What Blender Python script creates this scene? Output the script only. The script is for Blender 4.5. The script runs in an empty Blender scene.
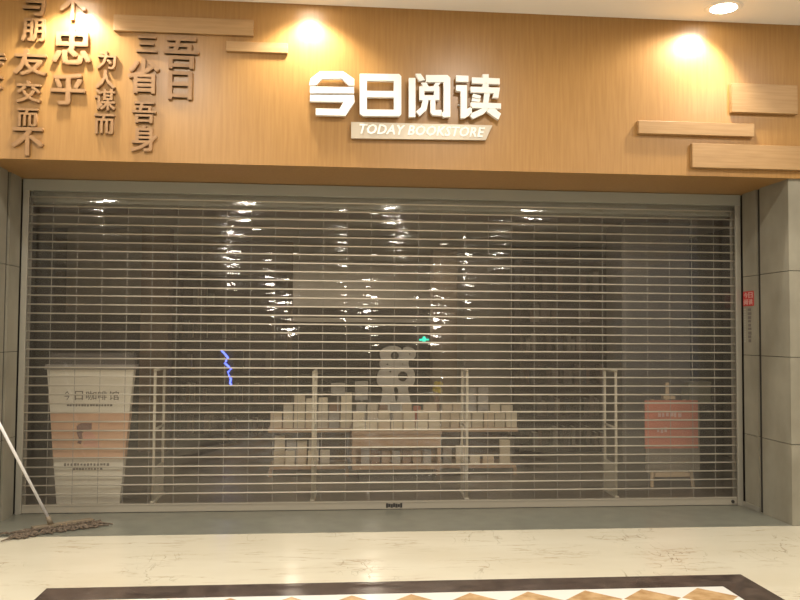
import bpy, bmesh, math, random
from math import sin, cos, pi, radians
from mathutils import Vector, Matrix, Euler

random.seed(7)
S = bpy.context.scene
C = S.collection

# ------------------------------------------------------------------ camera
D, CZ, FPX = 7.953, 1.68, 822.0
YAW, PITCH, ROLL = 0.0899, 0.042, 0.0068
fw = Vector((sin(YAW) * cos(PITCH), cos(YAW) * cos(PITCH), sin(PITCH)))
r0 = Vector((cos(YAW), -sin(YAW), 0))
u0 = r0.cross(fw)
cr = r0 * cos(ROLL) + u0 * sin(ROLL)
cu = -r0 * sin(ROLL) + u0 * cos(ROLL)
cam = bpy.data.cameras.new('camera')
camo = bpy.data.objects.new('camera', cam)
C.objects.link(camo)
camo.matrix_world = Matrix(((cr.x, cu.x, -fw.x, 0), (cr.y, cu.y, -fw.y, -D), (cr.z, cu.z, -fw.z, CZ), (0, 0, 0, 1)))
cam.sensor_width = 36
cam.lens = FPX / 800 * 36
cam.clip_start = 0.05
cam.clip_end = 200
S.camera = camo
CAMP = Vector((0, -D, CZ))

# ------------------------------------------------------------------ world, exposure
S.view_settings.view_transform = 'Standard'
S.view_settings.look = 'None'
S.view_settings.gamma = 1
S.view_settings.exposure = 0.0
S.view_settings.use_curve_mapping = False
w = bpy.data.worlds.new('world')
S.world = w
w.use_nodes = True
w.node_tree.nodes['Background'].inputs[0].default_value = (1.0, 0.93, 0.84, 1)
w.node_tree.nodes['Background'].inputs[1].default_value = 0.33

# setting dimensions (metres)
XL, XR, ZB, F, ZC, T, B, BL, BR, P = -2.83, 4.16, 3.114, 0.932, 4.519, 0.8925, 2.305, -1.803, 2.9416, 0.90


def ray(px, py):
    return (fw * FPX + cr * (px - 400) - cu * (py - 300)).normalized()


def W(px, py, Y):
    d = ray(px, py)
    return CAMP + d * ((Y + D) / d.y)


def Wz(px, py, z):
    d = ray(px, py)
    return CAMP + d * ((z - CZ) / d.z)


def Wx(px, py, x):
    d = ray(px, py)
    return CAMP + d * (x / d.x)


# mall ceiling lamps: the light of the place (round recessed area lamps)
def area_lamp(x, y, z, energy, size=0.5, col=(1, 0.92, 0.80), spread=180):
    l = bpy.data.lights.new('lamp_light', 'AREA')
    l.shape = 'DISK'
    l.size = size
    l.energy = energy
    l.color = col
    l.spread = radians(spread)
    o = bpy.data.objects.new('lamp_light', l)
    o.location = (x, y, z)
    C.objects.link(o)
    return o


MALL_LAMPS = [(x, y) for y in (-2.9, -6.0, -9.2) for x in (-4.6, -1.6, 1.4, 4.4)] + [(x, -17.2) for x in (-2.86, 0.28, 2.26, 5.3)]
E_MALL = 54
for x, y in MALL_LAMPS:
    area_lamp(x, y, ZC - 0.03, E_MALL, 0.24 if y > -9 else 0.40)
# spotlights over the shop front across the mall
FRONT_LAMPS = [(-3.1, 4.05), (-1.95, 3.2), (-1.30, 2.5), (0.55, 2.72), (1.75, 2.5), (3.6, 2.2), (4.85, 3.45), (4.75, 4.1)]
for x, z in FRONT_LAMPS:
    area_lamp(x, -21.55, z, 13, 0.28).rotation_euler = (radians(90), 0, 0)
# fill lamps added to brighten the shop interior
SHOP_FILL_LAMPS = [(-2.6, 2.2), (0.6, 2.4), (3.6, 1.6), (1.95, 5.6), (-0.6, 7.6), (0.9, 7.6)]
for x, y in SHOP_FILL_LAMPS:
    area_lamp(x, y, 3.17, 2.6 if y < 3 else (4 if y < 6 else 14), 0.16, (1, 0.86, 0.7))

# ------------------------------------------------------------------ materials


def mat(name, col, rough=0.5, metal=0.0, emit=None, estr=1.0, spec=0.5):
    m = bpy.data.materials.new(name)
    m.use_nodes = True
    b = m.node_tree.nodes['Principled BSDF']
    b.inputs['Base Color'].default_value = (*col, 1)
    b.inputs['Roughness'].default_value = rough
    b.inputs['Metallic'].default_value = metal
    b.inputs['Specular IOR Level'].default_value = spec
    if emit:
        b.inputs['Emission Color'].default_value = (*emit, 1)
        b.inputs['Emission Strength'].default_value = estr
    return m


def noisy(name, c1, c2, scale=(1, 1, 1), nscale=6, detail=4, rough=0.5, lo=0.35, hi=0.65, bump=0.0, metal=0.0, spec=0.5):
    m = mat(name, c1, rough, metal, spec=spec)
    nt = m.node_tree
    N, L = nt.nodes, nt.links
    b = N['Principled BSDF']
    tc = N.new('ShaderNodeTexCoord')
    mp = N.new('ShaderNodeMapping')
    mp.inputs['Scale'].default_value = scale
    no = N.new('ShaderNodeTexNoise')
    no.inputs['Scale'].default_value = nscale
    no.inputs['Detail'].default_value = detail
    ra = N.new('ShaderNodeValToRGB')
    ra.color_ramp.elements[0].position = lo
    ra.color_ramp.elements[0].color = (*c1, 1)
    ra.color_ramp.elements[1].position = hi
    ra.color_ramp.elements[1].color = (*c2, 1)
    L.new(tc.outputs['Object'], mp.inputs[0])
    L.new(mp.outputs[0], no.inputs['Vector'])
    L.new(no.outputs['Fac'], ra.inputs[0])
    L.new(ra.outputs[0], b.inputs['Base Color'])
    if bump:
        bp = N.new('ShaderNodeBump')
        bp.inputs['Strength'].default_value = bump
        bp.inputs['Distance'].default_value = 0.01
        L.new(no.outputs['Fac'], bp.inputs['Height'])
        L.new(bp.outputs[0], b.inputs['Normal'])
    return m


M = {}
M['fascia'] = noisy('honey_wood', (0.335, 0.175, 0.050), (0.385, 0.208, 0.064), (9, 9, 0.5), 5, 5, 0.36)
M['plank'] = noisy('plank_wood', (0.35, 0.205, 0.085), (0.41, 0.25, 0.11), (0.8, 6, 12), 4, 5, 0.5)
M['letter_wood'] = noisy('letter_wood', (0.29, 0.16, 0.068), (0.33, 0.185, 0.08), (3, 3, 3), 5, 3, 0.5)
M['plaster'] = mat('ceiling_paint', (0.90, 0.87, 0.83), 0.8)
M['stone'] = noisy('grey_stone', (0.235, 0.217, 0.168), (0.31, 0.289, 0.228), (1, 1, 0.7), 3, 8, 0.45)
M['joint'] = mat('dark_joint', (0.03, 0.026, 0.022), 0.8)
M['threshold'] = noisy('threshold_stone', (0.165, 0.167, 0.138), (0.20, 0.202, 0.166), (1, 1, 1), 6, 8, 0.28)
M['border'] = noisy('border_stone', (0.045, 0.032, 0.028), (0.10, 0.072, 0.06), (1, 1, 1), 9, 8, 0.2)
M['white_tile'] = mat('white_tile', (0.80, 0.79, 0.76), 0.2)
M['gold_tile'] = noisy('gold_tile', (0.42, 0.25, 0.11), (0.62, 0.42, 0.22), (2, 2, 2), 5, 6, 0.2)
M['alu'] = mat('aluminium', (0.66, 0.61, 0.52), 0.42, 0.25)
M['alu_dull'] = mat('aluminium_dull', (0.42, 0.40, 0.345), 0.45, 0.5)
M['bar_paint'] = mat('bar_paint', (0.40, 0.365, 0.30), 0.45, 0.2)
M['link'] = mat('link_plastic', (0.30, 0.28, 0.25), 0.5)
M['header'] = mat('header_paint', (0.33, 0.335, 0.29), 0.5)
M['dark'] = mat('dark_ink', (0.03, 0.028, 0.026), 0.6)
M['white'] = mat('white_sign', (0.86, 0.85, 0.82), 0.35)
M['plate'] = mat('sign_plate', (0.50, 0.44, 0.35), 0.3, 0.25)
M['plate_text'] = mat('plate_text', (0.9, 0.88, 0.84), 0.4)
M['cup'] = noisy('cup_board', (0.70, 0.66, 0.56), (0.74, 0.70, 0.60), (1, 1, 1), 4, 3, 0.6)
M['cup_lid'] = mat('cup_lid', (0.08, 0.072, 0.07), 0.5)
M['cup_rim'] = mat('cup_rim', (0.26, 0.24, 0.22), 0.5)
M['cup_band'] = noisy('cup_band', (0.60, 0.36, 0.23), (0.64, 0.39, 0.25), (1, 1, 1), 4, 3, 0.6)
M['ink'] = mat('grey_ink', (0.16, 0.14, 0.12), 0.6)
M['hair'] = mat('portrait_brown', (0.22, 0.12, 0.10), 0.6)
M['pinkish'] = mat('portrait_pink', (0.60, 0.32, 0.24), 0.6)
M['gate'] = mat('gate_plastic', (0.62, 0.57, 0.46), 0.4)
M['table'] = noisy('table_wood', (0.36, 0.235, 0.145), (0.44, 0.29, 0.18), (1, 6, 6), 4, 4, 0.5)
M['table_dark'] = mat('table_shadow_base', (0.05, 0.042, 0.036), 0.6)  # near-black colour stands in for shade under and inside the table
BOOKC = [(0.66, 0.57, 0.42), (0.60, 0.52, 0.39), (0.70, 0.62, 0.47), (0.55, 0.48, 0.38), (0.62, 0.50, 0.36)]
M['books'] = [mat('book_cream', c, 0.55) for c in BOOKC]
M['book_grey'] = mat('book_grey', (0.38, 0.36, 0.33), 0.55)
M['book_red'] = mat('book_red', (0.40, 0.12, 0.08), 0.55)
M['book_brown'] = mat('book_brown', (0.24, 0.14, 0.09), 0.55)
M['pages'] = mat('pages', (0.72, 0.66, 0.54), 0.8)
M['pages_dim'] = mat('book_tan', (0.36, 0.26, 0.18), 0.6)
M['statue'] = mat('white_cutout', (0.72, 0.70, 0.66), 0.5)
M['yellow'] = mat('yellow', (0.60, 0.46, 0.05), 0.5)
M['orange'] = noisy('poster_orange', (0.54, 0.19, 0.125), (0.60, 0.215, 0.14), (1, 1, 1), 3, 3, 0.55)
M['poster_low'] = mat('poster_board', (0.20, 0.17, 0.13), 0.6)
M['easel'] = mat('easel_wood', (0.55, 0.42, 0.28), 0.5)
M['brown_wall'] = noisy('brown_wall', (0.16, 0.115, 0.08), (0.21, 0.155, 0.11), (1, 1, 1), 2, 5, 0.7)
M['black_wall'] = noisy('black_wall', (0.035, 0.030, 0.030), (0.06, 0.05, 0.048), (1, 1, 1), 2, 5, 0.7)
M['band_wall'] = noisy('band_wall', (0.46, 0.42, 0.34), (0.52, 0.475, 0.385), (1, 1, 1), 2, 5, 0.7)  # raised in tone to imitate reflected haze over the centre
M['recess'] = mat('recess_black', (0.015, 0.014, 0.015), 0.8)
M['grey_wall'] = noisy('grey_wall', (0.25, 0.225, 0.185), (0.30, 0.27, 0.22), (1, 1, 1), 2, 5, 0.7)
M['tan_wall'] = noisy('tan_wall', (0.38, 0.30, 0.21), (0.44, 0.35, 0.25), (1, 1, 1), 2, 5, 0.7)
M['brown_pillar'] = noisy('brown_pillar', (0.20, 0.14, 0.095), (0.24, 0.17, 0.115), (1, 1, 1), 2, 5, 0.7)
M['shop_floor'] = noisy('shop_floor', (0.16, 0.13, 0.10), (0.20, 0.165, 0.125), (1, 1, 1), 2, 5, 0.35)
M['shop_ceiling'] = noisy('shop_ceiling', (0.15, 0.085, 0.05), (0.19, 0.11, 0.065), (1, 6, 1), 3, 5, 0.7)
M['shop_ceiling_grey'] = mat('shop_ceiling_grey', (0.55, 0.50, 0.41), 0.7)  # pale colour stands in for mall reflections hazing the panels
M['case'] = noisy('case_wood', (0.06, 0.044, 0.038), (0.10, 0.075, 0.063), (1, 1, 5), 3, 5, 0.6)
M['mallwall'] = mat('mall_wall', (0.66, 0.58, 0.47), 0.6)
M['lampring'] = mat('lamp_ring', (0.85, 0.83, 0.8), 0.4)
M['lamp'] = mat('lamp_glow', (1, 1, 1), 0.5, emit=(1, 0.93, 0.8), estr=26)
M['shop_fill_glow'] = mat('shop_fill_lamp_glow', (1, 1, 1), 0.5, emit=(1, 0.9, 0.75), estr=3)  # glow of the added fill lamps in the shop
M['blue'] = mat('blue_tube', (0.1, 0.15, 0.9), 0.4, emit=(0.10, 0.16, 1.0), estr=3.5)
M['green'] = mat('green_glow', (0.0, 0.5, 0.35), 0.4, emit=(0.02, 0.75, 0.5), estr=1.6)
M['mop_pole'] = mat('mop_pole', (0.82, 0.80, 0.82), 0.3, 0.0)
M['mop'] = noisy('mop_strings', (0.075, 0.055, 0.04), (0.19, 0.145, 0.105), (1, 1, 1), 40, 4, 0.9)
M['mop_block'] = mat('mop_block', (0.22, 0.175, 0.12), 0.6)
M['seal'] = noisy('red_seal', (0.45, 0.03, 0.03), (0.52, 0.05, 0.045), (1, 1, 1), 30, 3, 0.5)
M['seal_white'] = mat('seal_white', (0.62, 0.42, 0.38), 0.5)


# cream marble with brown veins
def marble():
    m = mat('cream_marble', (0.76, 0.68, 0.48), 0.16)
    N, L = m.node_tree.nodes, m.node_tree.links
    b = N['Principled BSDF']
    tc = N.new('ShaderNodeTexCoord')

    def noise(scale, ns, det, rough=0.5, dist=0.0):
        mp = N.new('ShaderNodeMapping')
        mp.inputs['Scale'].default_value = scale
        n = N.new('ShaderNodeTexNoise')
        n.inputs['Scale'].default_value = ns
        n.inputs['Detail'].default_value = det
        n.inputs['Roughness'].default_value = rough
        n.inputs['Distortion'].default_value = dist
        L.new(tc.outputs['Object'], mp.inputs[0])
        L.new(mp.outputs[0], n.inputs['Vector'])
        return n.outputs['Fac']

    def ramp(src, stops):
        r = N.new('ShaderNodeValToRGB')
        el = r.color_ramp.elements
        while len(el) < len(stops):
            el.new(0.5)
        for e, (p, c) in zip(el, stops):
            e.position = p
            e.color = (*c, 1)
        L.new(src, r.inputs[0])
        return r.outputs[0]

    def math_(op, a, bb):
        n = N.new('ShaderNodeMath')
        n.operation = op
        for i, v in enumerate((a, bb)):
            if isinstance(v, (int, float)):
                n.inputs[i].default_value = v
            else:
                L.new(v, n.inputs[i])
        return n.outputs[0]

    def mix(fac, a, bb):
        n = N.new('ShaderNodeMix')
        n.data_type = 'RGBA'
        L.new(fac, n.inputs[0])
        for i, v in ((6, a), (7, bb)):
            if isinstance(v, tuple):
                n.inputs[i].default_value = (*v, 1)
            else:
                L.new(v, n.inputs[i])
        return n.outputs[2]

    base = ramp(noise((0.5, 1.2, 1), 1.6, 6), [(0.3, (0.63, 0.58, 0.455)), (0.7, (0.70, 0.665, 0.545))])
    v1 = noise((0.35, 2.6, 1), 2.2, 5, 0.6, 0.4)
    vein = ramp(v1, [(0.486, (0, 0, 0)), (0.5, (1, 1, 1)), (0.514, (0, 0, 0))])
    gate = ramp(noise((0.8, 0.8, 1), 2.6, 3), [(0.44, (0, 0, 0)), (0.6, (1, 1, 1))])
    f1 = math_('MULTIPLY', math_('MULTIPLY', vein, gate), 0.55)
    c = mix(f1, base, (0.30, 0.185, 0.09))
    v2 = noise((2.2, 0.7, 1), 2.6, 4, 0.5, 0.8)
    vein2 = ramp(v2, [(0.490, (0, 0, 0)), (0.5, (1, 1, 1)), (0.510, (0, 0, 0))])
    gate2 = ramp(noise((0.6, 0.6, 1), 1.7, 2), [(0.52, (0, 0, 0)), (0.62, (1, 1, 1))])
    f2 = math_('MULTIPLY', math_('MULTIPLY', vein2, gate2), 0.75)
    c = mix(f2, c, (0.14, 0.09, 0.04))
    L.new(c, b.inputs['Base Color'])
    return m


M['marble'] = marble()


# clear polycarbonate shutter pane: see-through with a faint milky scatter and glossy wavy surface
def poly():
    m = bpy.data.materials.new('clear_polycarbonate')
    m.use_nodes = True
    N, L = m.node_tree.nodes, m.node_tree.links
    N.clear()
    out = N.new('ShaderNodeOutputMaterial')
    tr = N.new('ShaderNodeBsdfTransparent')
    tr.inputs[0].default_value = (0.975, 0.97, 0.96, 1)
    gl = N.new('ShaderNodeBsdfGlossy')
    gl.inputs['Roughness'].default_value = 0.045
    df = N.new('ShaderNodeBsdfDiffuse')
    df.inputs[0].default_value = (0.75, 0.68, 0.58, 1)
    lw = N.new('ShaderNodeLayerWeight')
    lw.inputs['Blend'].default_value = 0.5
    ge = N.new('ShaderNodeNewGeometry')

    def mth(op, x, y):
        n = N.new('ShaderNodeMath')
        n.operation = op
        for i, v in enumerate((x, y)):
            if isinstance(v, (int, float)):
                n.inputs[i].default_value = v
            else:
                L.new(v, n.inputs[i])
        return n.outputs[0]
    refl = mth('ADD', mth('MULTIPLY', mth('POWER', lw.outputs['Facing'], 5), 0.90), 0.088)
    refl = mth('MULTIPLY', refl, mth('SUBTRACT', 1.0, ge.outputs['Backfacing']))
    tc = N.new('ShaderNodeTexCoord')
    no = N.new('ShaderNodeTexNoise')
    no.inputs['Scale'].default_value = 14
    no.inputs['Detail'].default_value = 2
    bp = N.new('ShaderNodeBump')
    bp.inputs['Strength'].default_value = 0.20
    bp.inputs['Distance'].default_value = 0.006
    mp = N.new('ShaderNodeMapping')
    mp.inputs['Scale'].default_value = (0.35, 1, 1)
    L.new(tc.outputs['Object'], mp.inputs[0])
    L.new(mp.outputs[0], no.inputs['Vector'])
    L.new(no.outputs['Fac'], bp.inputs['Height'])
    L.new(bp.outputs[0], gl.inputs['Normal'])
    m1 = N.new('ShaderNodeMixShader')
    m1.inputs[0].default_value = 0.024
    L.new(tr.outputs[0], m1.inputs[1])
    L.new(df.outputs[0], m1.inputs[2])
    m2 = N.new('ShaderNodeMixShader')
    L.new(refl, m2.inputs[0])
    L.new(m1.outputs[0], m2.inputs[1])
    L.new(gl.outputs[0], m2.inputs[2])
    L.new(m2.outputs[0], out.inputs[0])
    return m


M['poly'] = poly()


# ------------------------------------------------------------------ helpers
def obj(name, bm, m, parent=None, smooth=False, loc=None):
    me = bpy.data.meshes.new(name)
    bmesh.ops.recalc_face_normals(bm, faces=bm.faces)
    bm.to_mesh(me)
    bm.free()
    for mm in (m if isinstance(m, (list, tuple)) else [m]):
        me.materials.append(mm)
    if smooth:
        for p in me.polygons:
            p.use_smooth = True
    o = bpy.data.objects.new(name, me)
    C.objects.link(o)
    if parent is not None:
        o.parent = parent
    if loc is not None:
        o.location = loc
    return o


def box(bm, x0, x1, y0, y1, z0, z1, bevel=0.0):
    vs = [bm.verts.new((x, y, z)) for x in (x0, x1) for y in (y0, y1) for z in (z0, z1)]
    fs = []
    for f in ((0, 1, 3, 2), (4, 6, 7, 5), (0, 4, 5, 1), (2, 3, 7, 6), (0, 2, 6, 4), (1, 5, 7, 3)):
        fs.append(bm.faces.new([vs[i] for i in f]))
    if bevel:
        es = {e for f in fs for e in f.edges}
        bmesh.ops.bevel(bm, geom=list(es), offset=bevel, segments=2, affect='EDGES', profile=0.5)
    return bm


def B_(*a, **k):
    return box(bmesh.new(), *a, **k)


def prism(bm, pts, y0, y1):
    """polygon in x,z extruded along y"""
    a = [bm.verts.new((x, y0, z)) for x, z in pts]
    b = [bm.verts.new((x, y1, z)) for x, z in pts]
    bm.faces.new(a)
    bm.faces.new(list(reversed(b)))
    n = len(pts)
    for i in range(n):
        bm.faces.new((a[i], b[i], b[(i + 1) % n], a[(i + 1) % n]))
    return bm


def tube(bm, pts, r, seg=10, cap=True):
    pts = [Vector(p) for p in pts]
    rings = []
    for i, p in enumerate(pts):
        d = (pts[min(i + 1, len(pts) - 1)] - pts[max(i - 1, 0)]).normalized()
        a = d.cross(Vector((0, 0, 1)))
        if a.length < 1e-3:
            a = d.cross(Vector((1, 0, 0)))
        a.normalize()
        b = d.cross(a)
        rr = r[i] if isinstance(r, (list, tuple)) else r
        rings.append([bm.verts.new(p + (a * cos(2 * pi * k / seg) + b * sin(2 * pi * k / seg)) * rr) for k in range(seg)])
    for i in range(len(rings) - 1):
        for k in range(seg):
            bm.faces.new((rings[i][k], rings[i][(k + 1) % seg], rings[i + 1][(k + 1) % seg], rings[i + 1][k]))
    if cap:
        bm.faces.new(rings[0])
        bm.faces.new(list(reversed(rings[-1])))
    return bm


def lathe(bm, prof, seg=24, c=(0, 0, 0)):
    rings = []
    for r, z in prof:
        rings.append([bm.verts.new((c[0] + r * cos(2 * pi * k / seg), c[1] + r * sin(2 * pi * k / seg), c[2] + z)) for k in range(seg)])
    for i in range(len(rings) - 1):
        for k in range(seg):
            bm.faces.new((rings[i][k], rings[i][(k + 1) % seg], rings[i + 1][(k + 1) % seg], rings[i + 1][k]))
    bm.faces.new(rings[0])
    bm.faces.new(list(reversed(rings[-1])))
    return bm


def empty(name, loc=(0, 0, 0)):
    o = bpy.data.objects.new(name, None)
    o.location = loc
    o.empty_display_size = 0.1
    C.objects.link(o)
    return o


def tag(o, label, cat, group=None):
    o['label'] = label
    o['category'] = cat
    if group:
        o['group'] = group
    return o


def struct(name, bm, m):
    o = obj(name, bm, m)
    o['kind'] = 'structure'
    return o


def text_mesh(body, w, h, depth, bold=0.0, shear=0.0, space=1.0, fat=0.0):
    """mesh of lettering centred on the origin in x,z, fitted into w by h metres, standing depth towards -y from y = 0"""
    c = bpy.data.curves.new('lettering', 'FONT')
    c.body = body
    c.offset = bold
    c.extrude = 0.5
    c.shear = shear
    c.space_character = space
    c.resolution_u = 2
    t = bpy.data.objects.new('lettering', c)
    C.objects.link(t)
    bpy.context.view_layer.update()
    dg = bpy.context.evaluated_depsgraph_get()
    me = bpy.data.meshes.new_from_object(t.evaluated_get(dg))
    bpy.data.objects.remove(t)
    bm = bmesh.new()
    bm.from_mesh(me)
    bpy.data.meshes.remove(me)
    if fat:
        src = list(bm.verts) + list(bm.edges) + list(bm.faces)
        for kk, (dx, dy) in enumerate(((fat, fat), (-fat, fat), (fat, -fat), (-fat, -fat), (fat * 1.3, 0), (-fat * 1.3, 0))):
            g = bmesh.ops.duplicate(bm, geom=src)['geom']
            bmesh.ops.translate(bm, verts=[v for v in g if isinstance(v, bmesh.types.BMVert)], vec=(dx, dy, -0.014 * (kk + 1)))
    xs = [v.co.x for v in bm.verts]
    ys = [v.co.y for v in bm.verts]
    x0, x1, y0, y1 = min(xs), max(xs), min(ys), max(ys)
    for v in bm.verts:
        x, y, z = v.co
        v.co = ((x - (x0 + x1) / 2) / max(1e-6, x1 - x0) * w, -(z + 0.5) * depth, (y - (y0 + y1) / 2) / max(1e-6, y1 - y0) * h)
    return bm


def rect_px(x0, y0, x1, y1, Y):
    """centre, width and height in metres of a pixel rectangle on the upright plane at depth Y"""
    c = W((x0 + x1) / 2, (y0 + y1) / 2, Y)
    wd = (W(x1, (y0 + y1) / 2, Y) - W(x0, (y0 + y1) / 2, Y)).x
    hd = (W((x0 + x1) / 2, y0, Y) - W((x0 + x1) / 2, y1, Y)).z
    return c, wd, hd


# ------------------------------------------------------------------ the setting: mall side
bm = B_(-11, 11, -22, -T, -0.08, 0.0)
struct('floor', bm, M['marble'])
bm = B_(-9, 9, -T, 0.09, -0.08, 0.002)
struct('trim_1', bm, M['threshold'])
bm = B_(-11, 11, -22, 0.1, ZC, ZC + 0.1)
struct('ceiling', bm, M['plaster'])
struct('wall_back', B_(-11, 11, -22.2, -22, 0, ZC), M['mallwall'])
struct('wall_fascia', B_(-9, 9, -F, 0.0, ZB, ZC), M['fascia'])


# dark border and the patterned field inside it (thin inlays let into the marble)
bw = 0.26
bm = bmesh.new()
zt = 0.0025
outer = [(BL, -B), (BR, -B), (BR, -7), (BL, -7)]
inner = [(BL + bw, -B - bw), (BR - bw, -B - bw), (BR - bw, -7 + bw), (BL + bw, -7 + bw)]
for i in range(4):
    j = (i + 1) % 4
    a = [outer[i], outer[j], inner[j], inner[i]]
    lo = [bm.verts.new((x, y, -0.01)) for x, y in a]
    hi = [bm.verts.new((x, y, zt)) for x, y in a]
    bm.faces.new(hi)
    bm.faces.new(list(reversed(lo)))
    for k in range(4):
        bm.faces.new((lo[k], lo[(k + 1) % 4], hi[(k + 1) % 4], hi[k]))
struct('trim_2', bm, M['border'])
struct('trim_3', B_(BL + bw, BR - bw, -7 + bw, -B - bw, -0.01, 0.0015), M['white_tile'])
bm = bmesh.new()
pit = 0.40
x0, y0 = BL + bw, -B - bw - 0.02
n = int((BR - BL - 2 * bw) / pit)
n += 1
pit = (BR - BL - 2 * bw) / n
for r in range(9):
    for k in range(n):
        cx = x0 + pit * (k + 0.5)
        cy = y0 - pit * (r + 0.5) * 1.0
        q = [(cx, cy + pit * 0.49), (cx + pit * 0.49, cy), (cx, cy - pit * 0.49), (cx - pit * 0.49, cy)]
        lo = [bm.verts.new((x, y, -0.005)) for x, y in q]
        hi = [bm.verts.new((x, y, 0.0025)) for x, y in q]
        bm.faces.new(hi)
        for i in range(4):
            bm.faces.new((lo[i], lo[(i + 1) % 4], hi[(i + 1) % 4], hi[i]))
struct('trim_4', bm, M['gold_tile'])

# stone side walls of the opening: dark core, reveal slab, pilaster slabs with open joints
TZ = [0.0, 0.72, 1.50, 2.28, ZB]


def side_wall(name, X, s):
    """X = face of the reveal, s = +1 for the wall whose body lies towards +x"""
    core = bmesh.new()

    def bx(bm_, a, b_, *r, **k):
        box(bm_, min(a, b_), max(a, b_), *r, **k)
    bx(core, X + s * 0.02, X + s * 4.5, -P + 0.02, 0.1, 0.002, ZB)
    st = bmesh.new()
    g = 0.003
    for i in range(4):
        z0, z1 = TZ[i] + (0.0 if i == 0 else g), TZ[i + 1] - (0.0 if i == 3 else g)
        bx(st, X, X + s * 0.03, -0.335, -0.075, max(z0, 0.003), z1)              # strip beside the shutter
        bx(st, X, X + s * 0.03, -P, -0.405, max(z0, 0.003), z1)               # inner face of the pilaster
        for k in range(4):                                             # front of the pilaster
            a = X + s * (0.03 + k * 1.1 + (g if k else 0))
            b_ = X + s * (0.03 + (k + 1) * 1.1)
            bx(st, a, b_, -P, -P + 0.03, max(z0, 0.003), z1)
    o = struct(name, st, M['stone'])
    c = struct(name + '_core', core, M['joint'])
    return o


side_wall('wall_left', XL, -1)
side_wall('wall_right', XR, 1)
struct('trim_5', B_(XR - 0.012, XR, -0.345, -0.02, 0.003, 0.05), M['alu_dull'])


# recessed ceiling lamps
def ceiling_lamp(x, y, label, glow='lamp', z=ZC, r=0.11, group='recessed lamps'):
    t = empty('ceiling_lamp', (x, y, z))
    tag(t, label, 'ceiling lamp', group)
    b = bmesh.new()
    seg = 28
    prof = [(r * 0.8, -0.006), (r, -0.010), (r * 1.12, -0.006), (r * 1.14, 0.0)]
    rings = [[b.verts.new((rr * cos(2 * pi * k / seg), rr * sin(2 * pi * k / seg), zz)) for k in range(seg)] for rr, zz in prof]
    for i in range(3):
        for k in range(seg):
            b.faces.new((rings[i][k], rings[i][(k + 1) % seg], rings[i + 1][(k + 1) % seg], rings[i + 1][k]))
    obj('ring', b, M['lampring'], t)
    b = lathe(bmesh.new(), [(r * 0.8, -0.006), (r * 0.79, -0.001)], 28)
    obj('diffuser', b, M[glow], t)
    return t


# three lamps close to the fascia throwing the bright spots on the wood
def wall_washer(px, label, e=60):
    c = W(px, 20, -F)
    x, y = c.x, -F - 0.27
    if px == 700:
        x, y = W(707, 20, -F).x, -F - 0.31
    t = ceiling_lamp(x, y, label, group='lamps washing the fascia', r=0.14)
    l = bpy.data.lights.new('washer_light', 'SPOT')
    l.energy = e
    l.spot_size = radians(125)
    l.spot_blend = 0.55
    l.shadow_soft_size = 0.06
    l.color = (1, 0.93, 0.80)
    o = bpy.data.objects.new('washer_light', l)
    o.location = (x, y, ZC - 0.03)
    o.rotation_euler = (radians(8), radians(20 if px == 700 else 0), 0)
    C.objects.link(o)


wall_washer(76, 'recessed lamp above the raised wooden characters', 130)
wall_washer(310, 'recessed lamp above the white shop sign', 120)
wall_washer(700, 'recessed lamp above the raised planks at right', 130)
k = 0
for y, row in zip((-2.9, -6.0, -9.2, -17.2), ('first', 'second', 'third', 'fourth')):
    for x, col in zip((-4.6, -1.6, 1.4, 4.4) if y > -12 else (-2.86, 0.28, 2.26, 5.3), ('first', 'second', 'third', 'fourth')):
        ceiling_lamp(x, y, 'round ceiling lamp, %s from the left in the %s row out from the shop' % (col, row), group='mall ceiling lamps')


for i, (x, z) in enumerate(FRONT_LAMPS):
    t = ceiling_lamp(x, -21.6, 'spotlight over the shop front across the mall, number %s from its sign' % ('one two three four five six seven eight nine ten'.split()[i]), z=z, r=0.10, group='shop front spotlights across the mall')
    t.rotation_euler = (radians(90), 0, 0)
    t.location.y = -21.6
    tube_ = obj('housing', tube(bmesh.new(), [(0, 0, 0.0), (0, 0, 0.4)], 0.10, 16), M['alu_dull'], t)


# ------------------------------------------------------------------ planks and raised characters on the fascia
def plank(x0, y0, x1, y1, d, label):
    c, wd, hd = rect_px(x0, y0, x1, y1, -F - d)
    b = B_(-wd / 2, wd / 2, -d, 0, -hd / 2, hd / 2, bevel=0.004)
    o = obj('wooden_plank', b, M['plank'], loc=(c.x, -F, c.z))
    tag(o, label, 'plank', 'raised planks on the fascia')


plank(114, 17, 254, 33, 0.035, 'long raised wooden plank high on the fascia beside the characters')
plank(226, 42, 288, 52, 0.035, 'short raised wooden plank just left of the white shop sign')
plank(639, 122, 755, 135, 0.05, 'narrow raised wooden plank with a pale front at right of fascia')
plank(693, 145, 830, 169, 0.05, 'long raised wooden plank lowest at right of fascia')
plank(732, 84, 798, 113, 0.05, 'short tall raised wooden plank under the right lamp')

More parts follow.
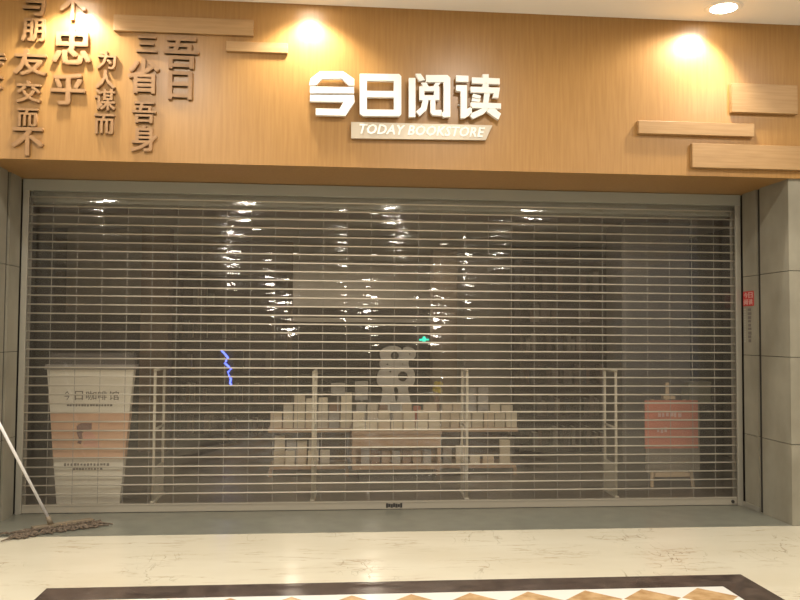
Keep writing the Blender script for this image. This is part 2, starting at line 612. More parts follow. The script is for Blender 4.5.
K = 1 / 2.963
CH = [('吾', 485, 112, 590, 205, 'large, top of the rightmost column'), ('日', 498, 212, 570, 296, 'below the large one in the rightmost column'),
      ('三', 405, 108, 467, 156, 'top of the second column from the right'), ('省', 378, 175, 473, 278, 'large, second in the second column from the right'),
      ('吾', 392, 302, 463, 366, 'small, third in the second column from the right'), ('身', 388, 372, 466, 450, 'lowest of the second column from the right'),
      ('为', 288, 152, 346, 206, 'top of the short column of four'), ('人', 284, 208, 343, 264, 'second in the short column of four'),
      ('谋', 281, 264, 343, 328, 'third in the short column of four'), ('而', 280, 338, 340, 398, 'lowest of the short column of four'),
      ('不', 178, -25, 256, 60, 'cut off by the ceiling, above the largest character'), ('忠', 155, 82, 272, 192, 'largest of all, with a heart base'),
      ('乎', 150, 218, 254, 312, 'large, below the largest character'),
      ('与', 68, -30, 136, 48, 'topmost of the longest column'), ('朋', 64, 56, 134, 124, 'second in the longest column'),
      ('友', 40, 148, 140, 224, 'large, third in the longest column'), ('交', 48, 240, 123, 305, 'fourth in the longest column'),
      ('而', 52, 322, 113, 376, 'fifth in the longest column'), ('不', 35, 378, 130, 462, 'lowest of the longest column'),
      ('传', -92, 150, 18, 212, 'cut off by the left edge, upper of two'), ('不', -78, 226, 10, 282, 'cut off by the left edge, lower of two')]
for ch, x0, y0, x1, y1, lab in CH:
    c, wd, hd = rect_px(x0 * K, y0 * K, x1 * K, y1 * K, -F - 0.02)
    b = text_mesh(ch, wd, hd, 0.035, fat=0.02)
    o = obj('wooden_character', b, M['letter_wood'], loc=(c.x, -F, c.z))
    tag(o, 'raised wooden character %s, %s' % (ch, lab), 'character', 'raised wooden characters')

# ------------------------------------------------------------------ white shop sign, traced strokes standing off the wood
SG = {
    '今': [[(35, 92), (40, 70), (75, 43), (165, 43), (207, 72), (207, 96), (186, 96), (160, 70), (85, 70), (60, 95), (35, 96)],
          [(38, 101), (206, 103), (206, 126), (38, 126)],
          [(38, 133), (206, 133), (208, 158), (174, 212), (60, 209), (60, 184), (150, 186), (166, 159), (38, 157)]],
    '日': [[(228, 52), (255, 52), (255, 213), (240, 213), (228, 204)], [(358, 53), (378, 53), (386, 62), (386, 206), (378, 214), (358, 214)],
          [(255, 52), (358, 53), (358, 79), (255, 78)], [(255, 117), (358, 118), (358, 142), (255, 141)], [(255, 188), (358, 189), (358, 214), (255, 213)]],
    '阅': [[(415, 68), (440, 68), (440, 217), (415, 217)], [(440, 52), (460, 52), (477, 76), (455, 80)],
          [(480, 57), (562, 57), (573, 68), (573, 84), (480, 84)], [(547, 84), (573, 84), (573, 216), (547, 218), (536, 205), (547, 195)],
          [(462, 86), (482, 86), (490, 100), (470, 100)], [(508, 100), (516, 86), (536, 86), (526, 100)],
          [(455, 100), (474, 100), (474, 152), (455, 152)], [(511, 100), (531, 100), (531, 152), (511, 152)],
          [(474, 100), (511, 100), (511, 118), (474, 118)], [(474, 134), (511, 134), (511, 152), (474, 152)],
          [(468, 152), (490, 152), (482, 190), (456, 213), (442, 196), (461, 180)],
          [(497, 152), (516, 152), (516, 190), (540, 190), (540, 212), (506, 210), (497, 200)]],
    '读': [[(595, 58), (642, 60), (642, 83), (595, 82)], [(595, 95), (636, 96), (636, 186), (655, 176), (655, 205), (628, 221), (612, 221), (612, 119), (595, 118)],
          [(655, 66), (696, 67), (696, 54), (719, 54), (719, 68), (761, 70), (761, 92), (655, 89)], [(696, 89), (719, 90), (719, 103), (696, 103)],
          [(650, 101), (762, 105), (756, 144), (734, 143), (738, 126), (650, 123)],
          [(660, 128), (690, 136), (686, 148), (656, 141)], [(656, 145), (688, 150), (684, 160), (654, 156)],
          [(650, 161), (766, 165), (766, 185), (650, 182)], [(702, 127), (724, 127), (718, 163), (698, 162)],
          [(697, 182), (722, 183), (700, 205), (658, 224), (645, 206), (678, 192)], [(718, 184), (742, 185), (766, 204), (756, 227), (712, 197)]]}
YS = -F - 0.075
SN = {'今': 'first white sign character, with a roof-shaped top', '日': 'second white sign character, a box with a bar across',
      '阅': 'third white sign character, a gate-shaped frame', '读': 'fourth and last white sign character of the shop name'}
for ch, polys in SG.items():
    b = bmesh.new()
    pw = []
    for poly_ in polys:
        q = [W(300 + x / 3.81, 60 + y / 3.81, YS) for x, y in poly_]
        pw.append([(v.x, v.z) for v in q])
    cx = sum(x for p_ in pw for x, z in p_) / sum(len(p_) for p_ in pw)
    cz = sum(z for p_ in pw for x, z in p_) / sum(len(p_) for p_ in pw)
    for p_ in pw:
        prism(b, [(x - cx, z - cz) for x, z in p_], -0.045, 0.0)
    o = obj('sign_character', b, M['white'], loc=(cx, YS + 0.045, cz))
    tag(o, '%s, %s' % (SN[ch], ch), 'sign character', 'white shop sign characters')
    xs = [x - cx for p_ in pw for x, z in p_]
    for x_ in (min(xs) + 0.03, max(xs) - 0.05):
        for sz in (-0.07, 0.07):
            obj('mount_pin', tube(bmesh.new(), [(x_, -0.01, sz), (x_, 0.030, sz)], 0.006, 8), M['alu_dull'], o)

b = bmesh.new()
q = [W(300 + x / 3.81, 60 + y / 3.81, -F - 0.05) for x, y in ((195, 236), (733, 249), (708, 305), (195, 298))]
cx = sum(v.x for v in q) / 4
cz = sum(v.z for v in q) / 4
prism(b, [(v.x - cx, v.z - cz) for v in q], -0.03, 0.0)
o = obj('sign_plate', b, M['plate'], loc=(cx, -F - 0.02, cz))
tag(o, 'silvery slanted plate reading TODAY BOOKSTORE under the white characters', 'sign')
b = B_(-0.5, 0.5, 0, 0.02, -0.02, 0.02)
obj('mount_bar', b, M['alu_dull'], o)
c, wd, hd = rect_px(300 + 228 / 3.81, 60 + 250 / 3.81, 300 + 705 / 3.81, 60 + 288 / 3.81, -F - 0.05)
b = text_mesh('TODAY BOOKSTORE', wd, hd, 0.006, fat=0.018, shear=0.25, space=1.05)
bmesh.ops.rotate(b, verts=b.verts, cent=(0, 0, 0), matrix=Matrix.Rotation(radians(0.0), 3, 'Y'))
o2 = obj('lettering', b, M['plate_text'], o, loc=(c.x - cx, -0.03, c.z - cz))

# ------------------------------------------------------------------ roller shutter
sh = empty('roller_shutter', ((XL + XR) / 2, 0, 0))
tag(sh, 'closed roller shutter of clear panels between thin metal bars', 'shutter')
cxm = (XL + XR) / 2
HW = (XR - XL) / 2
GR = 0.058
for s in (-1, 1):
    b = bmesh.new()
    a0, a1 = sorted((s * (HW - 0.003), s * (HW - GR)))
    box(b, a0, a1, 0.035, 0.075, 0.003, ZB - 0.003)
    box(b, a0, a1, -0.045, -0.02, 0.003, ZB - 0.003, bevel=0.003)
    e0, e1 = sorted((s * (HW - 0.003), s * (HW - 0.02)))
    box(b, e0, e1, -0.03, 0.04, 0.003, ZB - 0.003)
    obj('guide_rail', b, M['alu_dull'], sh)
b = B_(-HW + 0.003, HW - 0.003, -0.05, 0.0, ZB - 0.11, ZB - 0.003, bevel=0.004)
obj('header_strip', b, M['header'], sh)
b = B_(-HW + 0.01, HW - 0.01, 0.10, 0.40, ZB - 0.20, ZB - 0.003, bevel=0.01)
obj('roller_housing', b, M['header'], sh)
b = bmesh.new()
box(b, -HW + 0.025, HW - 0.025, -0.012, 0.028, 0.006, 0.082, bevel=0.003)
box(b, -HW + 0.03, HW - 0.03, -0.018, -0.01, 0.070, 0.082)
bar = obj('bottom_bar', b, M['bar_paint'], sh)
obj('rubber_seal', B_(-HW + 0.03, HW - 0.03, -0.008, 0.024, 0.003, 0.010), M['dark'], bar)
c, wd, hd = rect_px(386, 503.5, 402.5, 508, -0.018)
b = bmesh.new()
for i in range(7):
    x_ = -wd / 2 + wd * i / 7
    box(b, x_, x_ + wd / 7 * 0.9, -0.002, 0, -hd / 2 + 0.006 * (i % 2), hd / 2 - 0.004 * (i % 3))
obj('maker_label', b, M['dark'], bar, loc=(c.x - cxm, -0.012, 0.040))
c = W(733, 501, -0.02)
obj('lock', tube(bmesh.new(), [(0, -0.012, 0), (0, 0, 0)], 0.016, 12), M['dark'], bar, loc=(c.x - cxm, -0.012, 0.04))
PITCHZ = 0.0842
ZBAR0 = 0.090
NB = 35
for i in range(NB):
    z = ZBAR0 + PITCHZ * i + PITCHZ * 0.98
    if z > ZB - 0.12:
        break
    b = tube(bmesh.new(), [(-HW + 0.028, 0.006, z), (HW - 0.028, 0.006, z)], 0.0072, 10)
    obj('bar', b, M['alu'], sh, smooth=True)
    NBAR = i
NC = 30
SEG = 6
cw = (2 * HW - 0.06) / NC
tiltx = [random.gauss(0, 0.010) for _ in range(NC)]
for i in range(NBAR + 2):
    z0 = ZBAR0 + PITCHZ * i + (PITCHZ * 0.0 if i else -0.006)
    z1 = ZBAR0 + PITCHZ * (i + 1) - 0.003
    if z0 > ZB - 0.06:
        break
    b = bmesh.new()
    for kx in range(NC):
        xa = -HW + 0.03 + kx * cw + 0.0015
        xb = xa + cw - 0.003
        ty = random.gauss(0, 0.006)
        tx = tiltx[kx] + random.gauss(0, 0.003)
        bul = max(0.0002, random.gauss(0.0006, 0.0002))
        rows = []
        for s_ in range(SEG + 1):
            u = s_ / SEG
            z = z0 + (z1 - z0) * u
            yy = 0.006 - 4 * bul * u * (1 - u) + ty * (u - 0.5) * (z1 - z0)
            row = []
            for x in (xa, (xa + xb) / 2, xb):
                v = (x - (xa + xb) / 2)
                y_ = yy + tx * v * 0.5
                row.append(b.verts.new((x, y_, z)))
            for x in (xa, (xa + xb) / 2, xb):
                v = (x - (xa + xb) / 2)
                row.append(b.verts.new((x, yy + tx * v * 0.5 + 0.0025, z)))
            rows.append(row)
        for s_ in range(SEG):
            r_, t_ = rows[s_], rows[s_ + 1]
            for a in (0, 1):
                b.faces.new((r_[a], r_[a + 1], t_[a + 1], t_[a]))
                b.faces.new((r_[a + 3], t_[a + 3], t_[a + 4], r_[a + 4]))
            b.faces.new((r_[0], t_[0], t_[3], r_[3]))
            b.faces.new((r_[2], r_[5], t_[5], t_[2]))
        for r_ in (rows[0], rows[-1]):
            b.faces.new((r_[0], r_[1], r_[4], r_[3]))
            b.faces.new((r_[1], r_[2], r_[5], r_[4]))
    bmesh.ops.recalc_face_normals(b, faces=b.faces)
    for e in b.edges:
        e.smooth = e.calc_face_angle(0) < 0.6
    obj('clear_panel', b, M['poly'], sh, smooth=True)
for kx in range(1, NC):
    x = -HW + 0.03 + kx * cw
    b = B_(x - 0.0022, x + 0.0022, 0.0145, 0.018, 0.085, ZB - 0.12)
    obj('vertical_link', b, M['link'], sh)

# ------------------------------------------------------------------ shop interior shell
SX0, SX1, SY1, SZ = -5.0, 5.6, 16.0, 3.22
struct('floor_shop', B_(SX0, SX1, 0.09, SY1, -0.08, 0.0), M['shop_floor'])
struct('ceiling_shop', B_(SX0, SX1, 0.1, 3.0, SZ, SZ + 0.1), M['shop_ceiling'])
struct('ceiling_shop_rear', B_(SX0, SX1, 3.0, SY1, SZ - 0.02, SZ + 0.08), M['shop_ceiling_grey'])
struct('wall_shop_left', B_(SX0 - 0.1, SX0, 0.1, SY1, 0, SZ), M['brown_wall'])
struct('wall_shop_right', B_(SX1, SX1 + 0.1, 0.1, SY1, 0, SZ), M['black_wall'])
struct('wall_shop_back', B_(SX0, SX1, SY1, SY1 + 0.1, 0, SZ), M['recess'])


def wall_px(name, x0, x1, Y, th, m, z0=0.0, z1=None):
    a, c_ = W(x0, 340, Y).x, W(x1, 340, Y).x
    z1 = SZ - 0.03 if z1 is None else z1
    return struct(name, B_(a, c_, Y, Y + th, z0, z1), M[m])


# left: dark wall with a pale panel hung in front of it and a brown pillar
wall_px('wall_shop_partition', 10, 170, 4.3, 0.15, 'black_wall')
zp = W(110, 313, 4.1).z
wall_px('trim_6', 65, 140, 4.1, 0.18, 'grey_wall', zp, SZ - 0.05)
wall_px('wall_pillar_brown', 140, 168, 4.0, 0.3, 'brown_pillar')
# centre: dropped band over the dark doorway, its paleness standing in for reflected haze
zd = W(350, 322, 9.0).z
wall_px('wall_shop_band', 285, 436, 9.0, 0.2, 'band_wall', zd, SZ - 0.03)
wall_px('wall_pillar_tan', 433, 457, 6.4, 0.4, 'tan_wall')
wall_px('wall_shop_grey', 457, 516, 7.0, 0.2, 'band_wall')
# right: grey pillar
wall_px('wall_pillar_grey', 622, 690, 2.6, 0.6, 'grey_wall')
wall_px('wall_shop_dark', 512, 740, 5.6, 0.15, 'black_wall')
wall_px('wall_shop_brown', 165, 292, 5.6, 0.15, 'brown_wall')
struct('trim_7', B_(W(285, 340, 7).x, W(436, 340, 7).x, 7.0, 7.25, W(380, 318, 7).z, W(380, 308, 7).z), M['black_wall'])

k = 0
for (x, y), lab in zip(SHOP_FILL_LAMPS, ('behind the coffee cup board', 'above the book table', 'before the grey pillar', 'close to the tan pillar',
                                    'deep in the shop by the dark doorway', 'before the tan pillar and dark doorway')):
    ceiling_lamp(x, y, 'small added fill lamp on shop ceiling ' + lab, 'shop_fill_glow', SZ if y < 3 else SZ - 0.02, 0.07, 'added shop fill lamps')


# ------------------------------------------------------------------ bookcases with books
def book_bm(wd, hd, th):
    """upright book facing -y: spine cover wraps the page block"""
    b = bmesh.new()
    c_ = 0.003
    box(b, -wd / 2, wd / 2, 0, c_, 0, hd)
    box(b, -wd / 2, wd / 2, th - c_, th, 0, hd)
    box(b, -wd / 2, -wd / 2 + c_, c_, th - c_, 0, hd)
    p_ = bmesh.new()
    box(p_, -wd / 2 + c_, wd / 2 - 0.006, c_, th - c_, 0.003, hd - 0.004)
    return b, p_


BOOKMESH = {}


def book(x, y, z, wd, hd, th, m, label, cat='book', group=None, rz=0.0, tilt=0.0):
    key = (round(wd, 2), round(hd, 2), round(th, 3), m.name)
    if key not in BOOKMESH:
        b, p_ = book_bm(wd, hd, th)
        o = obj('book', b, m)
        pg = obj('page_block', p_, M['pages'], o)
        BOOKMESH[key] = (o.data, pg.data)
    else:
        a, c_ = BOOKMESH[key]
        o = bpy.data.objects.new('book', a)
        C.objects.link(o)
        pg = bpy.data.objects.new('page_block', c_)
        C.objects.link(pg)
        pg.parent = o
    o.location = (x, y, z)
    o.rotation_euler = (tilt, 0, rz)
    tag(o, label, cat, group)
    return o


ORD = ['first', 'second', 'third', 'fourth', 'fifth', 'sixth', 'seventh', 'eighth', 'ninth', 'tenth', 'eleventh', 'twelfth', 'thirteenth', 'fourteenth', 'fifteenth',
       'sixteenth', 'seventeenth', 'eighteenth', 'nineteenth', 'twentieth', 'twenty-first', 'twenty-second', 'twenty-third', 'twenty-fourth']


def bookcase(x0, x1, Y, dep, h, nsh, label, group, where, dens):
    a, c_ = W(x0, 340, Y).x, W(x1, 340, Y).x
    cx_ = (a + c_) / 2
    hw = (c_ - a) / 2
    t = empty('bookcase', (cx_, Y, 0))
    tag(t, label, 'bookcase')
    for s in (-1, 1):
        obj('side_panel', B_(min(s * hw, s * (hw - 0.04)), max(s * hw, s * (hw - 0.04)), 0, dep, 0, h), M['case'], t)
    obj('back_panel', B_(-hw + 0.04, hw - 0.04, dep - 0.02, dep, 0.02, h), M['case'], t)
    zs = [0.10 + (h - 0.14) * i / nsh for i in range(nsh + 1)]
    for z in zs:
        obj('shelf', B_(-hw + 0.04, hw - 0.04, 0.005, dep - 0.02, z, z + 0.03), M['case'], t)
    cols = [mat('spine', c__, 0.6) for c__ in ((0.12, 0.09, 0.075), (0.17, 0.14, 0.12), (0.09, 0.08, 0.08), (0.15, 0.10, 0.08), (0.20, 0.18, 0.15))]
    for si, z in enumerate(zs[:-1]):
        x = -hw + 0.06
        k_ = 0
        while x < hw - 0.12 and k_ < 24:
            th = random.uniform(0.045, 0.085)
            if random.random() < dens:
                hd = random.choice((0.20, 0.24, 0.28))
                dp = 0.16
                b_ = book(cx_ + x + th, Y + 0.03, z + 0.03, round(th, 2), hd, dp, random.choice(cols),
                          'dim book, %s from left, %s shelf up, %s' % (ORD[k_], ORD[si], where), group=group)
                k_ += 1
            x += th + 0.012
    return t


bookcase(520, 612, 3.3, 0.34, 2.75, 6, 'tall dark bookcase at right beside the grey pillar', 'books in the tall right bookcase', 'bookcase beside grey pillar', 0.6)
bookcase(176, 286, 5.0, 0.34, 2.6, 5, 'wide dark bookcase behind the blue tube at left', 'books in the left bookcase', 'bookcase behind blue tube', 0.45)

# ------------------------------------------------------------------ coffee-cup board
YC = 0.42
cpt = lambda x, y: W(x, y, YC)
cb = cpt(92, 503)
cup = empty('cup_display', (cb.x, YC, 0.0))
tag(cup, 'giant paper coffee cup shaped board standing inside the shutter', 'display board')


def cup_part(name, pts, y0, y1, m, parent=cup):
    q = [W(x, y, YC) for x, y in pts]
    b = prism(bmesh.new(), [(v.x - cb.x, max(v.z, 0.004)) for v in q], y0, y1)
    return obj(name, b, m, parent)


body = cup_part('cup_body', [(47, 369), (134, 369), (119, 520), (56, 520)], 0.0, 0.09, M['cup'])
cup_part('lid', [(51, 353), (134, 353), (135, 366), (49, 366)], -0.005, 0.095, M['cup_lid'])
cup_part('lid_rim', [(46, 364.5), (136, 364.5), (136, 369.5), (45, 369.5)], -0.02, 0.11, M['cup_rim'])
cup_part('sleeve_band', [(50.5, 412), (129.8, 412), (124.3, 459), (53.2, 459)], -0.006, 0.096, M['cup_band'])
for i, ch in enumerate('今日咖啡馆'):
    xs = [(63.5, 70.5), (75, 83), (86, 96.5), (98, 107), (109, 119)][i]
    c, wd, hd = rect_px(xs[0], 391, xs[1], 400, YC)
    obj('printed_character', text_mesh(ch, wd, hd, 0.003, 0.004), M['ink'], body, loc=(c.x - cb.x, 0, c.z))


def marks(name, x0, y0, x1, y1, n_, m, parent, ox, Y, yy=0.0, oz=0.0):
    c, wd, hd = rect_px(x0, y0, x1, y1, Y)
    b = bmesh.new()
    rr = random.Random(x0 * 7 + y0)
    for i in range(n_):
        u0, u1 = -wd / 2 + wd * i / n_, -wd / 2 + wd * (i + rr.uniform(0.55, 0.85)) / n_
        box(b, u0, u1, -0.002, 0, -hd / 2 * rr.uniform(0.6, 1), hd / 2 * rr.uniform(0.6, 1))
    return obj(name, b, m, parent, loc=(c.x - ox, yy, c.z - oz))


marks('small_print', 67, 403.5, 113, 406.5, 16, M['ink'], body, cb.x, YC)
marks('small_print', 64, 463, 110, 466, 14, M['ink'], body, cb.x, YC)
marks('small_print', 73, 467.5, 103, 470, 10, M['ink'], body, cb.x, YC)
cup_part('portrait_hair', [(77, 426), (81, 423), (92, 423), (92, 429), (84, 431), (82, 434), (83, 438), (81, 444), (77.5, 443), (79, 438), (77, 433)], -0.009, -0.006, M['hair'])
cup_part('portrait_figure', [(84, 432), (90, 431), (95, 435), (97, 441), (101, 447), (83, 446), (85, 440), (83, 436)], -0.009, -0.006, M['pinkish'])

# ------------------------------------------------------------------ anti-theft gates


def gate(xf, xr, ytop, label, flip=False):
    Yf, Yr = 0.42, 0.86
    f = W(xf, 440, Yf)
    top = W(xf, ytop, Yf).z
    r = W(xr, 440, Yr)
    t = empty('security_gate', (f.x, (Yf + Yr) / 2, 0))
    tag(t, label, 'security gate', 'anti-theft gates')
    dx = r.x - f.x
    h_ = (Yr - Yf) / 2
    obj('post', tube(bmesh.new(), [(0, -h_, 0.02), (0, -h_, top - 0.02)], 0.0145, 12), M['gate'], t, smooth=True)
    obj('post', tube(bmesh.new(), [(dx, h_, 0.02), (dx, h_, top - 0.02)], 0.0145, 12), M['gate'], t, smooth=True)
    obj('top_rail', tube(bmesh.new(), [(0, -h_ - 0.015, top - 0.02), (dx, h_ + 0.015, top - 0.02)], 0.0145, 12), M['gate'], t, smooth=True)
    obj('cross_rail', tube(bmesh.new(), [(0, -h_, 0.72), (dx, h_, 0.72)], 0.012, 10), M['gate'], t, smooth=True)
    b = bmesh.new()
    box(b, -0.022, 0.022, -h_ - 0.04, h_ + 0.04, 0.0, 0.025, bevel=0.004)
    for v in b.verts:
        v.co.x += dx * (v.co.y + h_) / (2 * h_)
    obj('base_plate', b, M['gate'], t)
    b = bmesh.new()
    vs = [b.verts.new(v) for v in ((-0.010, -h_, 0.025), (0.010, -h_, 0.025), (dx + 0.010, h_, 0.025), (dx - 0.010, h_, 0.025),
                                   (-0.010, -h_, 0.34), (0.010, -h_, 0.34), (dx + 0.010, h_, 0.34), (dx - 0.010, h_, 0.34))]
    for f_ in ((0, 1, 2, 3), (4, 5, 6, 7), (0, 1, 5, 4), (1, 2, 6, 5), (2, 3, 7, 6), (3, 0, 4, 7)):
        b.faces.new([vs[i] for i in f_])
    obj('lower_panel', b, M['gate'], t)


gate(154, 163, 368, 'pale anti-theft gate just right of the coffee cup board')
gate(313, 315.5, 370, 'pale anti-theft gate before the left end of the book table')
gate(467, 462, 369, 'pale anti-theft gate before the right end of the book table')
gate(616, 605, 369, 'pale anti-theft gate left of the orange poster')

# ------------------------------------------------------------------ book table
YT = 1.35           # front of the middle block
YW = 1.85           # front of the wings
zt_ = W(396, 431, YT).z
zw_ = W(396, 428, YW).z
xa, xb = W(352.5, 430, YT).x, W(441, 430, YT).x
tb = empty('book_table', ((xa + xb) / 2, YT, 0))
tag(tb, 'low wooden display table with a middle block and two shelved wings', 'table')
ox = (xa + xb) / 2
hw = (xb - xa) / 2
zlow = W(396, 472, YT).z
zap = W(396, 448, YT).z
zbd = W(396, 465, YT).z
obj('apron', B_(-hw + 0.04, hw - 0.04, 0.0, 0.03, zap, zt_ - 0.04), M['table'], tb)
obj('lower_board', B_(-hw + 0.04, hw - 0.04, 0.0, 1.16, 0.16, zbd), M['table'], tb)
obj('back_panel', B_(-hw + 0.04, hw - 0.04, 0.30, 0.33, zbd, zt_ - 0.04), M['table'], tb)
for s in (-1, 1):
    obj('side_panel', B_(min(s * hw, s * (hw - 0.04)), max(s * hw, s * (hw - 0.04)), 0.0, 1.2, 0.16, zt_ - 0.04), M['table'], tb)
obj('middle_top', B_(-hw - 0.01, hw + 0.01, -0.015, 1.22, zt_ - 0.04, zt_, bevel=0.004), M['table'], tb)
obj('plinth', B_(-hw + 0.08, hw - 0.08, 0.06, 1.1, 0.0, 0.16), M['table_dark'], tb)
zl = W(300, 466, YW + 0.02).z
wings = {}
for s, x0, x1, nm in ((-1, 268, 352, 'left'), (1, 441, 518, 'right')):
    a, c_ = W(x0, 430, YW).x - ox, W(x1, 430, YW).x - ox
    if s < 0:
        c_ = -hw - 0.012
    else:
        a = hw + 0.012
    wings[nm] = (a, c_)
    y0 = YW - YT
    wt = obj('wing_top', B_(a, c_, y0, y0 + 0.9, zw_ - 0.05, zw_, bevel=0.003), M['table'], tb)
    obj('wing_shelf', B_(a + 0.02, c_ - 0.02, y0 + 0.01, y0 + 0.85, zl - 0.04, zl), M['table'], tb)
    for xx in (a + 0.01, c_ - 0.05):
        obj('leg', B_(xx, xx + 0.04, y0 + 0.02, y0 + 0.06, 0, zl - 0.04), M['table'], tb)
        obj('leg', B_(xx, xx + 0.04, y0 + 0.80, y0 + 0.84, 0, zw_ - 0.05), M['table'], tb)
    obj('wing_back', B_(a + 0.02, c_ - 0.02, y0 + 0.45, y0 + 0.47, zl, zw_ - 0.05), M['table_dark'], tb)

# books: every entry is a pixel box of one book front on its row's plane; z is the surface that carries it


def books_row(boxes, Y, z, where, group, mats=None, step=None):
    for i, bx_ in enumerate(boxes):
        x0, y0, x1, y1 = bx_[:4]
        c, wd, hd = rect_px(x0, y0, x1, y1, Y)
        m = bx_[4] if len(bx_) > 4 else random.choice(M['books'])
        top = c.z + hd / 2
        zz = z
        wd_ = round(wd * 0.95, 2)
        h_ = max(0.05, round(top - zz, 2))
        book(c.x, Y, zz, wd_, h_, 0.06, m, '%s book %s, %s from left' % (
            {'book_grey': 'grey', 'book_red': 'dark red', 'book_brown': 'brown', 'book_tan': 'tan'}.get(m.name.split('.')[0], 'cream'), where, ORD[i]), group=group)


G_, R_, BR_ = M['book_grey'], M['book_red'], M['book_brown']
step = (441 - 353) / 7.0
books_row([(353 + step * i, 421.5, 353 + step * (i + 1) - 0.6, 431) for i in range(7)], YT + 0.02, zt_, 'in the front row of the middle block', 'books on the middle block')
books_row([(353 + step * i + (2 if i % 2 else 0), 412.5 - (i % 3), 353 + step * (i + 1) - 1, 431) for i in range(7)], YT + 0.22, zt_, 'in the second row of the middle block', 'books on the middle block')
books_row([(356, 403, 366, 431, G_), (367, 404, 378, 431), (379, 405, 388, 431, BR_), (390, 402, 401, 431, G_), (402, 404, 412, 431), (413, 406, 421, 431, R_), (423, 403, 437, 431)],
          YT + 0.46, zt_, 'in the third row of the middle block', 'books on the middle block')
books_row([(270, 412, 282, 428), (283, 412, 293, 428), (294, 413, 304.5, 428), (305.5, 412, 316.5, 428), (317.5, 412, 328, 428), (329, 413, 339.5, 428, G_), (340.5, 412, 351, 428)],
          YW + 0.02, zw_, 'in the front row of the left wing', 'books on the left wing')
books_row([(283, 404, 293, 428), (294, 395, 305, 428), (306, 399, 317, 428), (318, 398, 328, 428), (329, 404, 340, 428, BR_), (341, 392.5, 352, 428)],
          YW + 0.24, zw_, 'in the second row of the left wing', 'books on the left wing')
books_row([(441, 412, 449.5, 428), (450.5, 413, 459, 428), (460, 412, 471, 428), (472, 412.5, 483, 428), (484, 412, 494, 428), (495, 413, 505, 428), (506, 412, 517, 428)],
          YW + 0.02, zw_, 'in the front row of the right wing', 'books on the right wing')
books_row([(442, 404, 452, 428), (453, 403, 463, 428), (466, 388, 476, 428, G_), (478, 387, 488.5, 428, G_), (490, 404.5, 500, 428), (501, 405, 513, 428)],
          YW + 0.24, zw_, 'in the second row of the right wing', 'books on the right wing')
books_row([(273.5, 450.5, 284, 466), (285, 451, 294.5, 466), (296, 450, 306, 466), (307.5, 451, 318.5, 466), (320, 450, 330, 466)],
          YW + 0.03, zl, 'in front row on lower shelf of left wing', 'books on the lower left shelf')
books_row([(274, 436, 285, 466), (286.5, 440, 296, 466, G_), (297, 441, 307, 466), (308.5, 440, 319, 466, G_)],
          YW + 0.2, zl, 'in rear row on lower shelf of left wing', 'books on the lower left shelf')
books_row([(443, 448, 452, 466, G_), (456, 446, 466, 466), (470, 456, 480, 466), (483, 455, 494, 466), (500, 440, 510, 466)],
          YW + 0.04, zl, 'on lower shelf of right wing', 'books on the lower right shelf')

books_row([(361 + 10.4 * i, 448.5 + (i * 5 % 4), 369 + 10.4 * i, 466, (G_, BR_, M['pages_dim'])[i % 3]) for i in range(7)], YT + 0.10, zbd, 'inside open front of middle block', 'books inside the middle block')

# ------------------------------------------------------------------ white cut-out figure on the table
YF = 2.35
fx = W(397, 390, YF)


def px2(x, y, Y=YF):
    v = W(350 + x / 7.5, 330 + y / 7.5, Y)
    return v.x - fx.x, v.z


cur = bpy.data.curves.new('cutout', 'CURVE')
cur.dimensions = '2D'
cur.fill_mode = 'BOTH'
cur.extrude = 0.03
cur.bevel_depth = 0.004
cur.bevel_resolution = 3
outl = [(240, 150), (270, 132), (330, 122), (375, 135), (392, 152), (405, 136), (440, 130), (475, 145), (490, 175), (482, 205), (455, 225), (440, 228), (438, 270), (445, 292),
        (470, 300), (482, 345), (480, 390), (462, 415), (435, 422), (440, 480), (445, 600), (360, 600), (362, 480), (355, 430), (330, 430), (332, 480), (325, 600), (240, 600), (243, 480), (240, 425),
        (215, 408), (203, 380), (208, 340), (222, 305), (245, 290), (228, 275), (226, 240), (240, 225), (228, 200), (228, 165)]


def spline(pts, smooth=True):
    s = cur.splines.new('BEZIER')
    s.bezier_points.add(len(pts) - 1)
    for p_, (x, y) in zip(s.bezier_points, pts):
        a, c_ = px2(x, y)
        p_.co = (a, c_, 0)
        p_.handle_left_type = p_.handle_right_type = 'AUTO'
    s.use_cyclic_u = True
    s.resolution_u = 4


spline(outl)
for cx_, cy_, r_ in ((335, 193, 33), (395, 348, 40), (302, 312, 10), (447, 180, 8), (280, 258, 9), (392, 256, 7)):
    spline([(cx_ + r_ * cos(a), cy_ + r_ * sin(a)) for a in [2 * pi * i / 8 for i in range(8)]])
to = bpy.data.objects.new('cutout', cur)
C.objects.link(to)
bpy.context.view_layer.update()
me = bpy.data.meshes.new_from_object(to.evaluated_get(bpy.context.evaluated_depsgraph_get()))
bpy.data.objects.remove(to)
bm = bmesh.new()
bm.from_mesh(me)
bmesh.ops.rotate(bm, verts=bm.verts, cent=(0, 0, 0), matrix=Matrix.Rotation(radians(90), 3, 'X'))
zmin = min(v.co.z for v in bm.verts)
for v in bm.verts:
    if v.co.z < zt_ + 0.05:
        v.co.z = max(v.co.z, zt_ + 0.02)
o = obj('cutout_figure', bm, M['statue'], loc=(fx.x, YF, 0))
tag(o, 'white cut-out figure with two round holes rising behind the books', 'ornament')
obj('foot_block', B_(-0.25, 0.25, -0.12, 0.12, zt_, zt_ + 0.03), M['statue'], o)

